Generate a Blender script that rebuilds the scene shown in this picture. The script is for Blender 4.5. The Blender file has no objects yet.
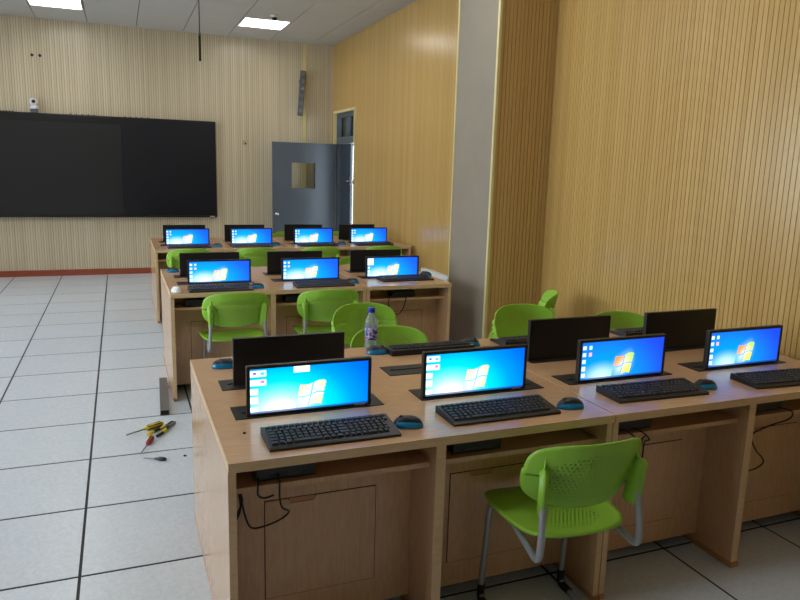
import bpy, bmesh, math, random
from mathutils import Vector, Matrix
random.seed(7)
scene = bpy.context.scene
COL = scene.collection
PI = math.pi

# ------------------------------------------------------------------ camera
def make_camera():
    yaw, pitch, roll, f = 0.3838, 0.1855, 0.0282, 695.3
    fwd = Vector((math.sin(yaw)*math.cos(pitch), math.cos(yaw)*math.cos(pitch), -math.sin(pitch)))
    r = Vector((math.cos(yaw), -math.sin(yaw), 0)); u = r.cross(fwd)
    r2 = r*math.cos(roll) + u*math.sin(roll); u2 = -r*math.sin(roll) + u*math.cos(roll)
    cam = bpy.data.cameras.new('camera'); cam.sensor_width = 36; cam.sensor_fit = 'HORIZONTAL'
    cam.lens = f/800*36; cam.clip_start = 0.05
    o = bpy.data.objects.new('camera', cam); COL.objects.link(o)
    M = Matrix.Identity(4)
    for i in range(3):
        M[i][0] = r2[i]; M[i][1] = u2[i]; M[i][2] = -fwd[i]
    M[0][3], M[1][3], M[2][3] = 0.2128, -2.7914, 1.6269
    o.matrix_world = M
    scene.camera = o
make_camera()

# ------------------------------------------------------------------ light and exposure
SKY_STRENGTH = 9.5
PANEL_STRENGTH = 9.5
SCREEN_STRENGTH = 1.4
world = bpy.data.worlds.new('sky'); scene.world = world; world.use_nodes = True
bg = world.node_tree.nodes['Background']
bg.inputs[0].default_value = (0.86, 0.94, 1.0, 1); bg.inputs[1].default_value = SKY_STRENGTH
scene.view_settings.view_transform = 'Standard'
scene.view_settings.look = 'None'
scene.view_settings.gamma = 1.0
scene.view_settings.use_curve_mapping = False
scene.view_settings.exposure = 0.15

# room numbers
XL, XR, YB, YF, H = -4.2, 3.383, -4.8, 8.151, 3.479
WIN = [(-1.3, 0.8), (1.5, 3.6), (4.3, 6.4)]      # windows along the left wall
WZ0, WZ1 = 0.95, 2.85
for (a, b) in WIN:
    l = bpy.data.lights.new('window_portal', 'AREA'); l.shape = 'RECTANGLE'; l.size = b-a; l.size_y = WZ1-WZ0
    l.cycles.is_portal = True
    o = bpy.data.objects.new('window_portal', l); COL.objects.link(o)
    o.location = (XL-0.13, (a+b)/2, (WZ0+WZ1)/2); o.rotation_euler = (PI/2, 0, -PI/2)

# ------------------------------------------------------------------ helpers
def lin(r, g, b):
    f = lambda c: (c/255/12.92) if c/255 <= 0.04045 else ((c/255+0.055)/1.055)**2.4
    return (f(r), f(g), f(b), 1)

def mat(name, color=(200, 200, 200), rough=0.5, metal=0.0, spec=0.5, **kw):
    m = bpy.data.materials.new(name); m.use_nodes = True
    b = m.node_tree.nodes['Principled BSDF']
    b.inputs['Base Color'].default_value = lin(*color)
    b.inputs['Roughness'].default_value = rough
    b.inputs['Metallic'].default_value = metal
    b.inputs['Specular IOR Level'].default_value = spec
    return m

def N(m, t, **props):
    n = m.node_tree.nodes.new(t)
    for k, v in props.items(): setattr(n, k, v)
    return n
def LK(m, a, b): m.node_tree.links.new(a, b)
def bsdf(m): return m.node_tree.nodes['Principled BSDF']
def math_node(m, op, a, b=None):
    n = N(m, 'ShaderNodeMath', operation=op)
    for i, v in enumerate((a, b)):
        if v is None: continue
        if isinstance(v, (int, float)): n.inputs[i].default_value = v
        else: LK(m, v, n.inputs[i])
    return n.outputs[0]
def ramp(m, fac, stops):
    r = N(m, 'ShaderNodeValToRGB'); LK(m, fac, r.inputs[0])
    e = r.color_ramp.elements
    while len(e) < len(stops): e.new(0.5)
    for k, (p, c) in enumerate(stops):
        e[k].position = p; e[k].color = c
    return r.outputs[0]
def bump(m, height, strength=0.1, dist=0.002):
    b = N(m, 'ShaderNodeBump'); b.inputs['Strength'].default_value = strength; b.inputs['Distance'].default_value = dist
    LK(m, height, b.inputs['Height']); LK(m, b.outputs[0], bsdf(m).inputs['Normal'])

def wood_mat(name, c1, c2, rough, stretch, scale=7.0, per_object=True):
    """laminate with fine grain running along the axis with the small stretch"""
    m = mat(name, c1, rough)
    tc = N(m, 'ShaderNodeTexCoord'); mp = N(m, 'ShaderNodeMapping')
    LK(m, tc.outputs['Object'], mp.inputs['Vector']); mp.inputs['Scale'].default_value = stretch
    if per_object:
        oi = N(m, 'ShaderNodeObjectInfo'); cb = N(m, 'ShaderNodeCombineXYZ')
        k = math_node(m, 'MULTIPLY', oi.outputs['Random'], 13.0)
        for i in range(3): LK(m, k, cb.inputs[i])
        LK(m, cb.outputs[0], mp.inputs['Location'])
    n = N(m, 'ShaderNodeTexNoise'); n.inputs['Scale'].default_value = scale; n.inputs['Detail'].default_value = 5
    LK(m, mp.outputs[0], n.inputs['Vector'])
    LK(m, ramp(m, n.outputs[0], [(0.3, lin(*c1)), (0.7, lin(*c2))]), bsdf(m).inputs['Base Color'])
    return m

def slat_mat(name, c1, c2, rough, axis, pitch):
    """varnished grooved boards: each slat a slightly different tone, fine vertical grain"""
    m = mat(name, c1, rough)
    tc = N(m, 'ShaderNodeTexCoord'); sp = N(m, 'ShaderNodeSeparateXYZ'); LK(m, tc.outputs['Object'], sp.inputs[0])
    idx = math_node(m, 'FLOOR', math_node(m, 'DIVIDE', sp.outputs[axis], pitch))
    wn = N(m, 'ShaderNodeTexWhiteNoise', noise_dimensions='1D'); LK(m, idx, wn.inputs['W'])
    mp = N(m, 'ShaderNodeMapping'); LK(m, tc.outputs['Object'], mp.inputs['Vector'])
    s = [40, 40, 40]; s[2] = 1.2; mp.inputs['Scale'].default_value = s
    n = N(m, 'ShaderNodeTexNoise'); n.inputs['Scale'].default_value = 1.5; n.inputs['Detail'].default_value = 4
    LK(m, mp.outputs[0], n.inputs['Vector'])
    f = math_node(m, 'ADD', math_node(m, 'MULTIPLY', wn.outputs['Value'], 0.5), math_node(m, 'MULTIPLY', n.outputs[0], 0.5))
    LK(m, ramp(m, f, [(0.2, lin(*c1)), (0.8, lin(*c2))]), bsdf(m).inputs['Base Color'])
    return m

class MB:
    """collects shapes into one mesh"""
    def __init__(s): s.v = []; s.f = []; s.smooth = []
    def add(s, v, f, smooth=False):
        o = len(s.v); s.v += [tuple(p) for p in v]
        s.f += [tuple(i+o for i in q) for q in f]; s.smooth += [smooth]*len(f)
        return s
    def box(s, x0, x1, y0, y1, z0, z1, bev=0.0):
        bm = bmesh.new()
        bmesh.ops.create_cube(bm, size=1.0)
        for p in bm.verts:
            p.co = Vector(((x0+x1)/2+p.co.x*(x1-x0), (y0+y1)/2+p.co.y*(y1-y0), (z0+z1)/2+p.co.z*(z1-z0)))
        if bev > 0:
            bmesh.ops.bevel(bm, geom=bm.edges[:], offset=bev, segments=2, profile=0.6, affect='EDGES')
        s.frombm(bm); return s
    def frombm(s, bm, M=None, smooth=False):
        bm.verts.index_update()
        vs = [(M @ p.co) if M else p.co.copy() for p in bm.verts]
        s.add(vs, [[p.index for p in f.verts] for f in bm.faces], smooth); bm.free()
    def cyl(s, p0, p1, r0, r1=None, n=16, caps=True):
        r1 = r0 if r1 is None else r1
        p0 = Vector(p0); p1 = Vector(p1); d = (p1-p0).normalized()
        a = d.orthogonal().normalized(); b = d.cross(a)
        vs = []
        for p, r in ((p0, r0), (p1, r1)):
            for k in range(n):
                t = 2*PI*k/n; vs.append(p + (a*math.cos(t)+b*math.sin(t))*r)
        s.add(vs, [(k, (k+1) % n, n+(k+1) % n, n+k) for k in range(n)], True)
        if caps:
            s.add(vs[:n], [tuple(reversed(range(n)))]); s.add(vs[n:], [tuple(range(n))])
        return s
    def lathe(s, prof, c=(0, 0, 0), n=24, axis='z'):
        vs = []; fs = []
        for (r, z) in prof:
            for k in range(n):
                t = 2*PI*k/n; x, y = r*math.cos(t), r*math.sin(t)
                q = (x, y, z) if axis == 'z' else ((x, z, y) if axis == 'y' else (z, x, y))
                vs.append((q[0]+c[0], q[1]+c[1], q[2]+c[2]))
        for i in range(len(prof)-1):
            for k in range(n):
                a, b = i*n+k, i*n+(k+1) % n
                fs.append((a, b, b+n, a+n))
        s.add(vs, fs, True); return s
    def tube(s, path, r, n=10, caps=True):
        path = [Vector(p) for p in path]; vs = []; fs = []
        nrm = None
        for i, p in enumerate(path):
            d = (path[min(i+1, len(path)-1)]-path[max(i-1, 0)]).normalized()
            if nrm is None: nrm = d.orthogonal().normalized()
            nrm = (nrm - d*nrm.dot(d)).normalized(); b = d.cross(nrm)
            for k in range(n):
                t = 2*PI*k/n; vs.append(p+(nrm*math.cos(t)+b*math.sin(t))*r)
        for i in range(len(path)-1):
            for k in range(n):
                a, b_ = i*n+k, i*n+(k+1) % n
                fs.append((a, b_, b_+n, a+n))
        s.add(vs, fs, True)
        if caps:
            s.add(vs[:n], [tuple(reversed(range(n)))]); s.add(vs[-n:], [tuple(range(n))])
        return s
    def shell(s, fn, nu, nv, th):
        """closed curved sheet: fn(a, b) for a, b in -1..1, thickness th along its normal"""
        P = [[Vector(fn(-1+2*i/nu, -1+2*j/nv)) for j in range(nv+1)] for i in range(nu+1)]
        top = []; bot = []
        for i in range(nu+1):
            for j in range(nv+1):
                du = P[min(i+1, nu)][j]-P[max(i-1, 0)][j]; dv = P[i][min(j+1, nv)]-P[i][max(j-1, 0)]
                n = du.cross(dv)
                n = n.normalized() if n.length > 1e-9 else Vector((0, 0, 1))
                top.append(P[i][j]+n*th/2); bot.append(P[i][j]-n*th/2)
        W = nv+1; M_ = len(top); fs = []
        for i in range(nu):
            for j in range(nv):
                a, b, c, d = i*W+j, (i+1)*W+j, (i+1)*W+j+1, i*W+j+1
                fs.append((a, b, c, d)); fs.append((M_+d, M_+c, M_+b, M_+a))
        rim = [i*W for i in range(nu)] + [nu*W+j for j in range(nv)] + [i*W+nv for i in range(nu, 0, -1)] + [j for j in range(nv, 0, -1)]
        for k in range(len(rim)):
            a, b = rim[k], rim[(k+1) % len(rim)]
            fs.append((b, a, M_+a, M_+b))
        s.add(top+bot, fs, True); return s
    def mesh(s, name):
        me = bpy.data.meshes.new(name); me.from_pydata(s.v, [], s.f); me.update()
        for p, sm in zip(me.polygons, s.smooth): p.use_smooth = sm
        return me

CACHE = {}
def cached(key, build):
    if key not in CACHE: CACHE[key] = build().mesh(key)
    return CACHE[key]

def obj(name, me, material, parent=None, loc=(0, 0, 0), rot=(0, 0, 0), kind=None):
    if isinstance(me, MB): me = me.mesh(name)
    if not me.materials: me.materials.append(material)
    o = bpy.data.objects.new(name, me); COL.objects.link(o)
    o.location = loc; o.rotation_euler = rot
    if me.materials[0] is not material:
        o.material_slots[0].link = 'OBJECT'; o.material_slots[0].material = material
    if parent: o.parent = parent
    if kind: o['kind'] = kind
    return o
def tag(o, label, cat=None, group=None, kind=None):
    o['label'] = label
    if cat: o['category'] = cat
    if group: o['group'] = group
    if kind: o['kind'] = kind
    return o
def thing(name, label, cat, loc=(0, 0, 0), rz=0, group=None, kind=None):
    o = bpy.data.objects.new(name, None); COL.objects.link(o)
    o.location = loc; o.rotation_euler = (0, 0, rz); o.empty_display_size = 0.1
    return tag(o, label, cat, group, kind)

def catmull(pts, k=8):
    pts = [Vector(p) for p in pts]; out = []
    q = [pts[0]*2-pts[1]] + pts + [pts[-1]*2-pts[-2]]
    for i in range(1, len(q)-2):
        for j in range(k):
            t = j/k
            out.append(0.5*((2*q[i]) + (q[i+1]-q[i-1])*t + (2*q[i-1]-5*q[i]+4*q[i+1]-q[i+2])*t*t + (3*q[i]-q[i-1]-3*q[i+1]+q[i+2])*t**3))
    out.append(pts[-1]); return out
def fillet(pts, rad, k=6):
    """polyline with rounded corners"""
    pts = [Vector(p) for p in pts]; out = [pts[0]]
    for i in range(1, len(pts)-1):
        a, b, c = pts[i-1], pts[i], pts[i+1]
        d1 = (a-b).normalized(); d2 = (c-b).normalized(); r = min(rad, (a-b).length*0.48, (c-b).length*0.48)
        p, q = b+d1*r, b+d2*r
        for j in range(k+1):
            t = j/k; out.append((1-t)**2*p+2*t*(1-t)*b+t*t*q)
    out.append(pts[-1]); return out

# ------------------------------------------------------------------ materials
PITCH = 0.032
M = {}
M['wall_front'] = slat_mat('cream_slats', (198, 184, 155), (216, 202, 175), 0.27, 0, PITCH)
M['wall_right'] = slat_mat('honey_slats', (186, 150, 88), (199, 164, 102), 0.25, 1, PITCH)
M['wall_col'] = slat_mat('honey_slats_column', (186, 150, 88), (199, 164, 102), 0.36, 0, PITCH)
M['groove'] = mat('groove_felt', (120, 92, 52), 0.9)
M['paint'] = mat('cream_paint', (214, 204, 182), 0.7)
M['plaster'] = mat('grey_plaster', (158, 148, 136), 0.8)
n_ = N(M['plaster'], 'ShaderNodeTexNoise'); n_.inputs['Scale'].default_value = 5; n_.inputs['Detail'].default_value = 6
LK(M['plaster'], N(M['plaster'], 'ShaderNodeTexCoord').outputs['Object'], n_.inputs['Vector'])
LK(M['plaster'], ramp(M['plaster'], n_.outputs[0], [(0.2, lin(139, 129, 115)), (0.8, lin(146, 136, 122))]), bsdf(M['plaster']).inputs['Base Color'])
bump(M['plaster'], n_.outputs[0], 0.06, 0.002)
M['trim'] = mat('yellow_trim', (216, 202, 146), 0.35)
M['ceil_tile'] = mat('mineral_ceiling_tile', (196, 194, 190), 0.9)
n_ = N(M['ceil_tile'], 'ShaderNodeTexNoise'); n_.inputs['Scale'].default_value = 160
LK(M['ceil_tile'], N(M['ceil_tile'], 'ShaderNodeTexCoord').outputs['Object'], n_.inputs['Vector'])
LK(M['ceil_tile'], ramp(M['ceil_tile'], n_.outputs[0], [(0.35, lin(188, 186, 182)), (0.55, lin(200, 198, 194))]), bsdf(M['ceil_tile']).inputs['Base Color'])
M['ceil_grid'] = mat('ceiling_grid', (120, 116, 110), 0.6)
M['floor_joint'] = mat('black_floor_joint', (26, 27, 30), 0.6)
M['floor_tile'] = mat('antistatic_floor_tile', (196, 203, 208), 0.3)
def floor_mat():
    m = M['floor_tile']
    tc = N(m, 'ShaderNodeTexCoord'); oi = N(m, 'ShaderNodeObjectInfo')
    vo = N(m, 'ShaderNodeTexVoronoi'); vo.inputs['Scale'].default_value = 75; LK(m, tc.outputs['Object'], vo.inputs['Vector'])
    c = ramp(m, vo.outputs['Color'], [(0.0, lin(199, 207, 217)), (1.0, lin(212, 219, 228)), (1.0, lin(212, 219, 228))])
    mx = N(m, 'ShaderNodeMix', data_type='RGBA', blend_type='MULTIPLY'); mx.inputs[0].default_value = 1
    LK(m, c, mx.inputs['A'])
    v = math_node(m, 'ADD', math_node(m, 'MULTIPLY', oi.outputs['Random'], 0.05), 0.95)
    cb = N(m, 'ShaderNodeCombineColor')
    for i in range(3): LK(m, v, cb.inputs[i])
    LK(m, cb.outputs[0], mx.inputs['B']); LK(m, mx.outputs['Result'], bsdf(m).inputs['Base Color'])
    bsdf(m).inputs['Roughness'].default_value = 0.27
floor_mat()
M['baseboard'] = wood_mat('red_brown_baseboard', (140, 66, 44), (160, 80, 54), 0.4, (1, 12, 12))
DK1, DK2 = (190, 150, 112), (203, 164, 126)
M['desk_top'] = wood_mat('beech_laminate', DK1, DK2, 0.23, (2.2, 18, 18))
M['desk_side'] = wood_mat('beech_laminate_upright', DK1, DK2, 0.17, (18, 18, 2.2))
M['desk_edge'] = wood_mat('beech_edge_band', (208, 174, 132), (218, 186, 146), 0.4, (3, 12, 12))
M['plinth'] = mat('plinth_strip', (176, 124, 78), 0.45)
M['seam_dark'] = mat('dark_gap', (34, 24, 16), 0.9)
M['black'] = mat('black_plastic', (22, 22, 25), 0.42)
M['key'] = mat('black_keys', (40, 42, 47), 0.5)
M['kb_body'] = mat('keyboard_body', (27, 29, 33), 0.4)
M['plate'] = mat('black_metal_plate', (24, 24, 26), 0.5)
M['blue_gloss'] = mat('blue_gloss_plastic', (18, 120, 168), 0.2)
M['mouse_top'] = mat('mouse_top', (26, 30, 36), 0.35)
M['white_gloss'] = mat('white_gloss_plastic', (226, 228, 230), 0.3)
M['sticker'] = mat('yellow_sticker', (196, 176, 60), 0.5)
M['tube'] = mat('grey_steel_tube', (156, 158, 162), 0.38, 0.25)
M['rubber'] = mat('black_rubber', (20, 20, 21), 0.6)
M['green'] = mat('green_plastic', (142, 192, 58), 0.42)
M['green_hole'] = mat('green_plastic_perforated', (142, 192, 58), 0.42)
def perforated(m, ax1, ax2, r1, c2, r2, dx, dy):
    """round see-through holes in staggered rows inside an ellipse"""
    nt = m.node_tree
    tc = N(m, 'ShaderNodeTexCoord'); sp = N(m, 'ShaderNodeSeparateXYZ'); LK(m, tc.outputs['Object'], sp.inputs[0])
    x, y = sp.outputs[ax1], sp.outputs[ax2]
    row = math_node(m, 'FLOOR', math_node(m, 'DIVIDE', y, dy))
    odd = math_node(m, 'MULTIPLY', math_node(m, 'FLOORED_MODULO', row, 2.0), 0.5)
    fx = math_node(m, 'SUBTRACT', math_node(m, 'FRACT', math_node(m, 'ADD', math_node(m, 'DIVIDE', x, dx), odd)), 0.5)
    fy = math_node(m, 'SUBTRACT', math_node(m, 'FRACT', math_node(m, 'DIVIDE', y, dy)), 0.5)
    fx = math_node(m, 'MULTIPLY', fx, dx); fy = math_node(m, 'MULTIPLY', fy, dy)
    d = math_node(m, 'SQRT', math_node(m, 'ADD', math_node(m, 'MULTIPLY', fx, fx), math_node(m, 'MULTIPLY', fy, fy)))
    hole = math_node(m, 'LESS_THAN', d, 0.0040)
    ex = math_node(m, 'DIVIDE', x, r1); ey = math_node(m, 'DIVIDE', math_node(m, 'SUBTRACT', y, c2), r2)
    e = math_node(m, 'ADD', math_node(m, 'MULTIPLY', ex, ex), math_node(m, 'MULTIPLY', ey, ey))
    inside = math_node(m, 'LESS_THAN', e, 1.0)
    fac = math_node(m, 'MULTIPLY', hole, inside)
    tr = N(m, 'ShaderNodeBsdfTransparent'); mx = N(m, 'ShaderNodeMixShader')
    out = nt.nodes['Material Output']
    LK(m, fac, mx.inputs[0]); LK(m, bsdf(m).outputs[0], mx.inputs[1]); LK(m, tr.outputs[0], mx.inputs[2]); LK(m, mx.outputs[0], out.inputs[0])
M['green_seat'] = mat('green_plastic_perforated_seat', (142, 192, 58), 0.42)
perforated(M['green_hole'], 0, 2, 0.165, 0.675, 0.085, 0.0155, 0.0125)
perforated(M['green_seat'], 0, 1, 0.13, -0.06, 0.085, 0.0155, 0.0125)
M['door'] = mat('grey_blue_steel', (82, 92, 104), 0.42)
M['door_dark'] = mat('dark_grey_blue_steel', (60, 68, 80), 0.45)
M['chrome'] = mat('chrome', (200, 202, 205), 0.2, 1.0)
M['board'] = mat('black_glass_board', (17, 20, 29), 0.3)
M['board_frame'] = mat('black_board_frame', (12, 12, 14), 0.4)
M['board_screen'] = mat('dark_display', (30, 30, 32), 0.35)
M['speaker'] = mat('grey_speaker', (84, 87, 96), 0.6)
M['alu'] = mat('grey_aluminium', (112, 110, 112), 0.4, 0.5)
M['yellow'] = mat('yellow_grip', (214, 186, 20), 0.4)
M['red'] = mat('red_grip', (168, 36, 34), 0.4)
M['purple'] = mat('purple_grip', (74, 66, 92), 0.4)
M['steel'] = mat('steel', (140, 140, 142), 0.3, 1.0)
M['socket'] = mat('beige_socket', (176, 164, 138), 0.5)
M['cap'] = mat('blue_cap', (16, 40, 190), 0.35)

def clear_mat(name, tint, gloss):
    m = bpy.data.materials.new(name); m.use_nodes = True; nt = m.node_tree; nt.nodes.clear()
    out = nt.nodes.new('ShaderNodeOutputMaterial'); mx = nt.nodes.new('ShaderNodeMixShader')
    t = nt.nodes.new('ShaderNodeBsdfTransparent'); g = nt.nodes.new('ShaderNodeBsdfGlossy')
    t.inputs[0].default_value = tint; g.inputs['Roughness'].default_value = 0.04
    fr = nt.nodes.new('ShaderNodeFresnel'); fr.inputs[0].default_value = gloss
    nt.links.new(fr.outputs[0], mx.inputs[0]); nt.links.new(t.outputs[0], mx.inputs[1]); nt.links.new(g.outputs[0], mx.inputs[2])
    nt.links.new(mx.outputs[0], out.inputs[0]); return m
M['glass'] = clear_mat('window_glass', (0.96, 0.98, 0.98, 1), 1.45)
M['pet'] = clear_mat('clear_bottle', (0.95, 0.97, 0.985, 1), 1.4)
def cloudy(m):
    nt = m.node_tree; out = [n for n in nt.nodes if n.type == 'OUTPUT_MATERIAL'][0]
    old = out.inputs[0].links[0].from_socket
    d = nt.nodes.new('ShaderNodeBsdfDiffuse'); d.inputs[0].default_value = (.75, .82, .9, 1)
    mx = nt.nodes.new('ShaderNodeMixShader'); mx.inputs[0].default_value = .22
    nt.links.new(old, mx.inputs[1]); nt.links.new(d.outputs[0], mx.inputs[2]); nt.links.new(mx.outputs[0], out.inputs[0])
cloudy(M['pet'])
M['lens'] = mat('camera_lens', (8, 10, 16), 0.05)
def emit_mat(name, color, strength):
    m = bpy.data.materials.new(name); m.use_nodes = True; nt = m.node_tree; nt.nodes.clear()
    out = nt.nodes.new('ShaderNodeOutputMaterial'); e = nt.nodes.new('ShaderNodeEmission')
    e.inputs[0].default_value = color; e.inputs[1].default_value = strength
    nt.links.new(e.outputs[0], out.inputs[0]); return m
M['led'] = emit_mat('led_diffuser', (1.0, 0.98, 0.94, 1), PANEL_STRENGTH)
M['led_off'] = mat('unlit_diffuser', (220, 220, 218), 0.4)
M['screen'] = emit_mat('screen_picture', (1, 1, 1, 1), SCREEN_STRENGTH)
at_ = M['screen'].node_tree.nodes.new('ShaderNodeVertexColor'); at_.layer_name = 'picture'
M['screen'].node_tree.links.new(at_.outputs[0], [n for n in M['screen'].node_tree.nodes if n.type == 'EMISSION'][0].inputs[0])
def label_mat():
    m = mat('bottle_print', (90, 50, 130), 0.4)
    tc = N(m, 'ShaderNodeTexCoord'); n = N(m, 'ShaderNodeTexNoise'); n.inputs['Scale'].default_value = 38; n.inputs['Detail'].default_value = 1
    LK(m, tc.outputs['Object'], n.inputs['Vector'])
    LK(m, ramp(m, n.outputs[0], [(0.34, lin(48, 34, 120)), (0.44, lin(150, 60, 130)), (0.5, lin(220, 215, 235)), (0.58, lin(96, 120, 200)), (0.7, lin(40, 30, 100))]), bsdf(m).inputs['Base Color'])
    return m
M['bottle_print'] = label_mat()

# ------------------------------------------------------------------ room shell
def slab(name, rects, label, kind='structure', material=None, parent=None):
    mb = MB()
    for r in rects: mb.box(*r)
    o = obj(name, mb, material or M['paint'], parent)
    if not parent: tag(o, label, None, None, kind)
    return o

def grooved(name, parent, origin, length, z0, z1, axis, inward, material, phase=0.0):
    """a panel of slats with real grooves; axis 0: runs along x, 1: along y. inward: +-1 direction of the room"""
    g, dep, th = 0.0036, 0.006, 0.016
    prof = [(0.0, th)]
    n0 = math.ceil((phase)/PITCH); t = n0*PITCH-phase
    while t < length-g:
        if t > g:
            prof += [(t-g/2, th), (t-g/2, th-dep), (t+g/2, th-dep), (t+g/2, th)]
        t += PITCH
    prof.append((length, th))
    vs = []; fs = []; mi = []
    for z in (z0, z1):
        for (t, d) in prof:
            vs.append((origin[0]+t, origin[1]+inward*d, z) if axis == 0 else (origin[0]+inward*d, origin[1]+t, z))
    n = len(prof)
    flip = (axis == 0 and inward > 0) or (axis == 1 and inward < 0)
    for k in range(n-1):
        q = (k, k+1, n+k+1, n+k)
        fs.append(q[::-1] if flip else q)
        mi.append(1 if prof[k][1] < th-1e-6 and prof[k+1][1] < th-1e-6 else 0)
    me = bpy.data.meshes.new(name); me.from_pydata(vs, [], fs); me.update()
    me.materials.append(material); me.materials.append(M['groove'])
    for p, i in zip(me.polygons, mi): p.material_index = i
    o = bpy.data.objects.new(name, me); COL.objects.link(o); o.parent = parent; o['kind'] = 'stuff'
    return o

# floor with its raised-floor tiles
floor = slab('floor', [(XL, XR, YB, YF, -0.06, -0.0016)], 'pale speckled raised floor with black joints', material=M['floor_joint'])
GX, GY, T = 0.012, 0.013, 0.6
ix0, ix1 = math.floor(XL/T), math.ceil(XR/T)
iy0, iy1 = math.floor(YB/T), math.ceil(YF/T)
for i in range(ix0, ix1):
    for j in range(iy0, iy1):
        x0, x1 = max(i*T, XL), min((i+1)*T, XR); y0, y1 = max(j*T, YB), min((j+1)*T, YF)
        if x1-x0 < 0.03 or y1-y0 < 0.03: continue
        w, d = round(x1-x0, 3), round(y1-y0, 3)
        me = cached('floor_tile_%s_%s' % (w, d), lambda: MB().box(GX/2, w-GX/2, GY/2, d-GY/2, -0.0015, 0.0, 0.0005))
        obj('floor_tile', me, M['floor_tile'], floor, (x0, y0, 0))

# ceiling with its tiles; the light panels take their places
ceiling = slab('ceiling', [(XL, XR, YB, YF, H+0.012, H+0.1)], 'suspended ceiling of pale mineral tiles', material=M['ceil_grid'])
CP = 0.625
LX0, LY0 = 1.777, 6.655
PANELS = [(a, b) for a in (-8, -4, 0) for b in (0, -4, -8, -12, -16)]
cx0 = math.floor((XL-LX0)/CP); cx1 = math.ceil((XR-LX0)/CP); cy0 = math.floor((YB-LY0)/CP); cy1 = math.ceil((YF-LY0)/CP)
for i in range(cx0, cx1):
    for j in range(cy0, cy1):
        if (i, j) in PANELS: continue
        x0, x1 = max(LX0+i*CP, XL), min(LX0+(i+1)*CP, XR); y0, y1 = max(LY0+j*CP, YB), min(LY0+(j+1)*CP, YF)
        if x1-x0 < 0.04 or y1-y0 < 0.04: continue
        w, d = round(x1-x0, 3), round(y1-y0, 3)
        me = cached('ceiling_tile_%s_%s' % (w, d), lambda: MB().box(0.006, w-0.006, 0.004, d-0.004, 0.0, 0.012, 0.003))
        obj('ceiling_tile', me, M['ceil_tile'], ceiling, (x0, y0, H))
lab = {(-4, 0): 'glowing square ceiling light at the top left above the black board',
       (0, 0): 'glowing square ceiling light near the corner beside the dome camera'}
for k, (i, j) in enumerate(PANELS):
    t = thing('ceiling_light', lab.get((i, j), 'square ceiling light, %s row from the board, %s' % (['first', 'second', 'third', 'fourth', 'last'][-j//4], {-8: 'window side', -4: 'room centre', 0: 'right wall side'}[i])), 'ceiling light', (LX0+(i+.5)*CP, LY0+(j+.5)*CP, H), 0, 'square ceiling lights')
    obj('light_frame', cached('light_frame', lambda: MB().box(-.3, .3, -.3, -.285, -.004, .0118).box(-.3, .3, .285, .3, -.004, .0118).box(-.3, -.285, -.285, .285, -.004, .0118).box(.285, .3, -.285, .285, -.004, .0118)), M['white_gloss'], t)
    obj('diffuser', cached('light_diffuser', lambda: MB().box(-.2845, .2845, -.2845, .2845, 0.0, .0115)), M['led'] if j > -15 else M['led_off'], t)

# front wall
wall_front = slab('wall_front', [(XL-.15, XR+.15, YF, YF+.15, -.06, H+.1)], 'cream slatted front wall')
grooved('slat_panel', wall_front, (XL, YF), XR-XL, 0, H, 0, -1, M['wall_front'])
o = slab('baseboard_front', [(XL, XR-.02, YF-.032, YF-.0165, 0, .085)], 'red-brown baseboard under the black board', material=M['baseboard'])
# back wall
slab('wall_back', [(XL-.15, XR+.15, YB-.15, YB, -.06, H+.1)], 'cream painted rear wall')
# left wall with windows
segs = []; y = YB-.15
wall_left = bpy.data.objects.new('wall_left', None); COL.objects.link(wall_left); tag(wall_left, 'cream painted window wall', None, None, 'structure')
def wl(*r): obj('wall_segment', MB().box(*r), M['paint'], wall_left)
wl(XL-.2, XL, YB, YF, -.06, WZ0); wl(XL-.2, XL, YB, YF, WZ1, H+.1)
edges = [YB]+[v for w in WIN for v in w]+[YF]
for k in range(0, len(edges), 2): wl(XL-.2, XL, edges[k], edges[k+1], WZ0, WZ1)
for k, (a, b) in enumerate(WIN):
    w = thing('window_%d' % (k+1), 'white framed window in the left wall, %s from the board' % ['third', 'second', 'first'][k], None, (XL-.1, (a+b)/2, WZ0), 0, None, 'structure')
    hw = (b-a)/2; hh = WZ1-WZ0
    fm = MB().box(-.03, .03, -hw, hw, 0, .05).box(-.03, .03, -hw, hw, hh-.05, hh)
    for s in (-hw, -.025, hw-.05): fm.box(-.03, .03, s, s+.05, .05, hh-.05)
    obj('window_frame', fm, M['white_gloss'], w)
    for s in (-1, 1):
        y0, y1 = (-hw+.05, -.025) if s < 0 else (.025, hw-.05)
        obj('pane', MB().box(-.004, .004, y0, y1, .05, hh-.05), M['glass'], w)
    obj('sill', MB().box(.03, .16, -hw, hw, -.03, -.0005, .004), M['white_gloss'], w)

# right wall: opening for the door near the far corner
DY0, DY1, DZ = 6.93, 7.925, 2.45
wall_right = bpy.data.objects.new('wall_right', None); COL.objects.link(wall_right); tag(wall_right, 'honey coloured slatted wall on the right', None, None, 'structure')
def wr(*r): obj('wall_segment', MB().box(*r), M['paint'], wall_right)
wr(XR+.016, XR+.2, YB, DY0, -.06, H+.1); wr(XR+.016, XR+.2, DY1, YF, -.06, H+.1); wr(XR+.016, XR+.2, DY0, DY1, DZ, H+.1)
grooved('slat_panel', wall_right, (XR+.016, YB), DY0-YB, 0, H, 1, -1, M['wall_right'])
grooved('slat_panel', wall_right, (XR+.016, DY0), DY1-DY0, DZ, H, 1, -1, M['wall_right'], 0.01)
grooved('slat_panel', wall_right, (XR+.016, DY1), YF-DY1, 0, H, 1, -1, M['wall_right'], 0.02)

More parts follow.
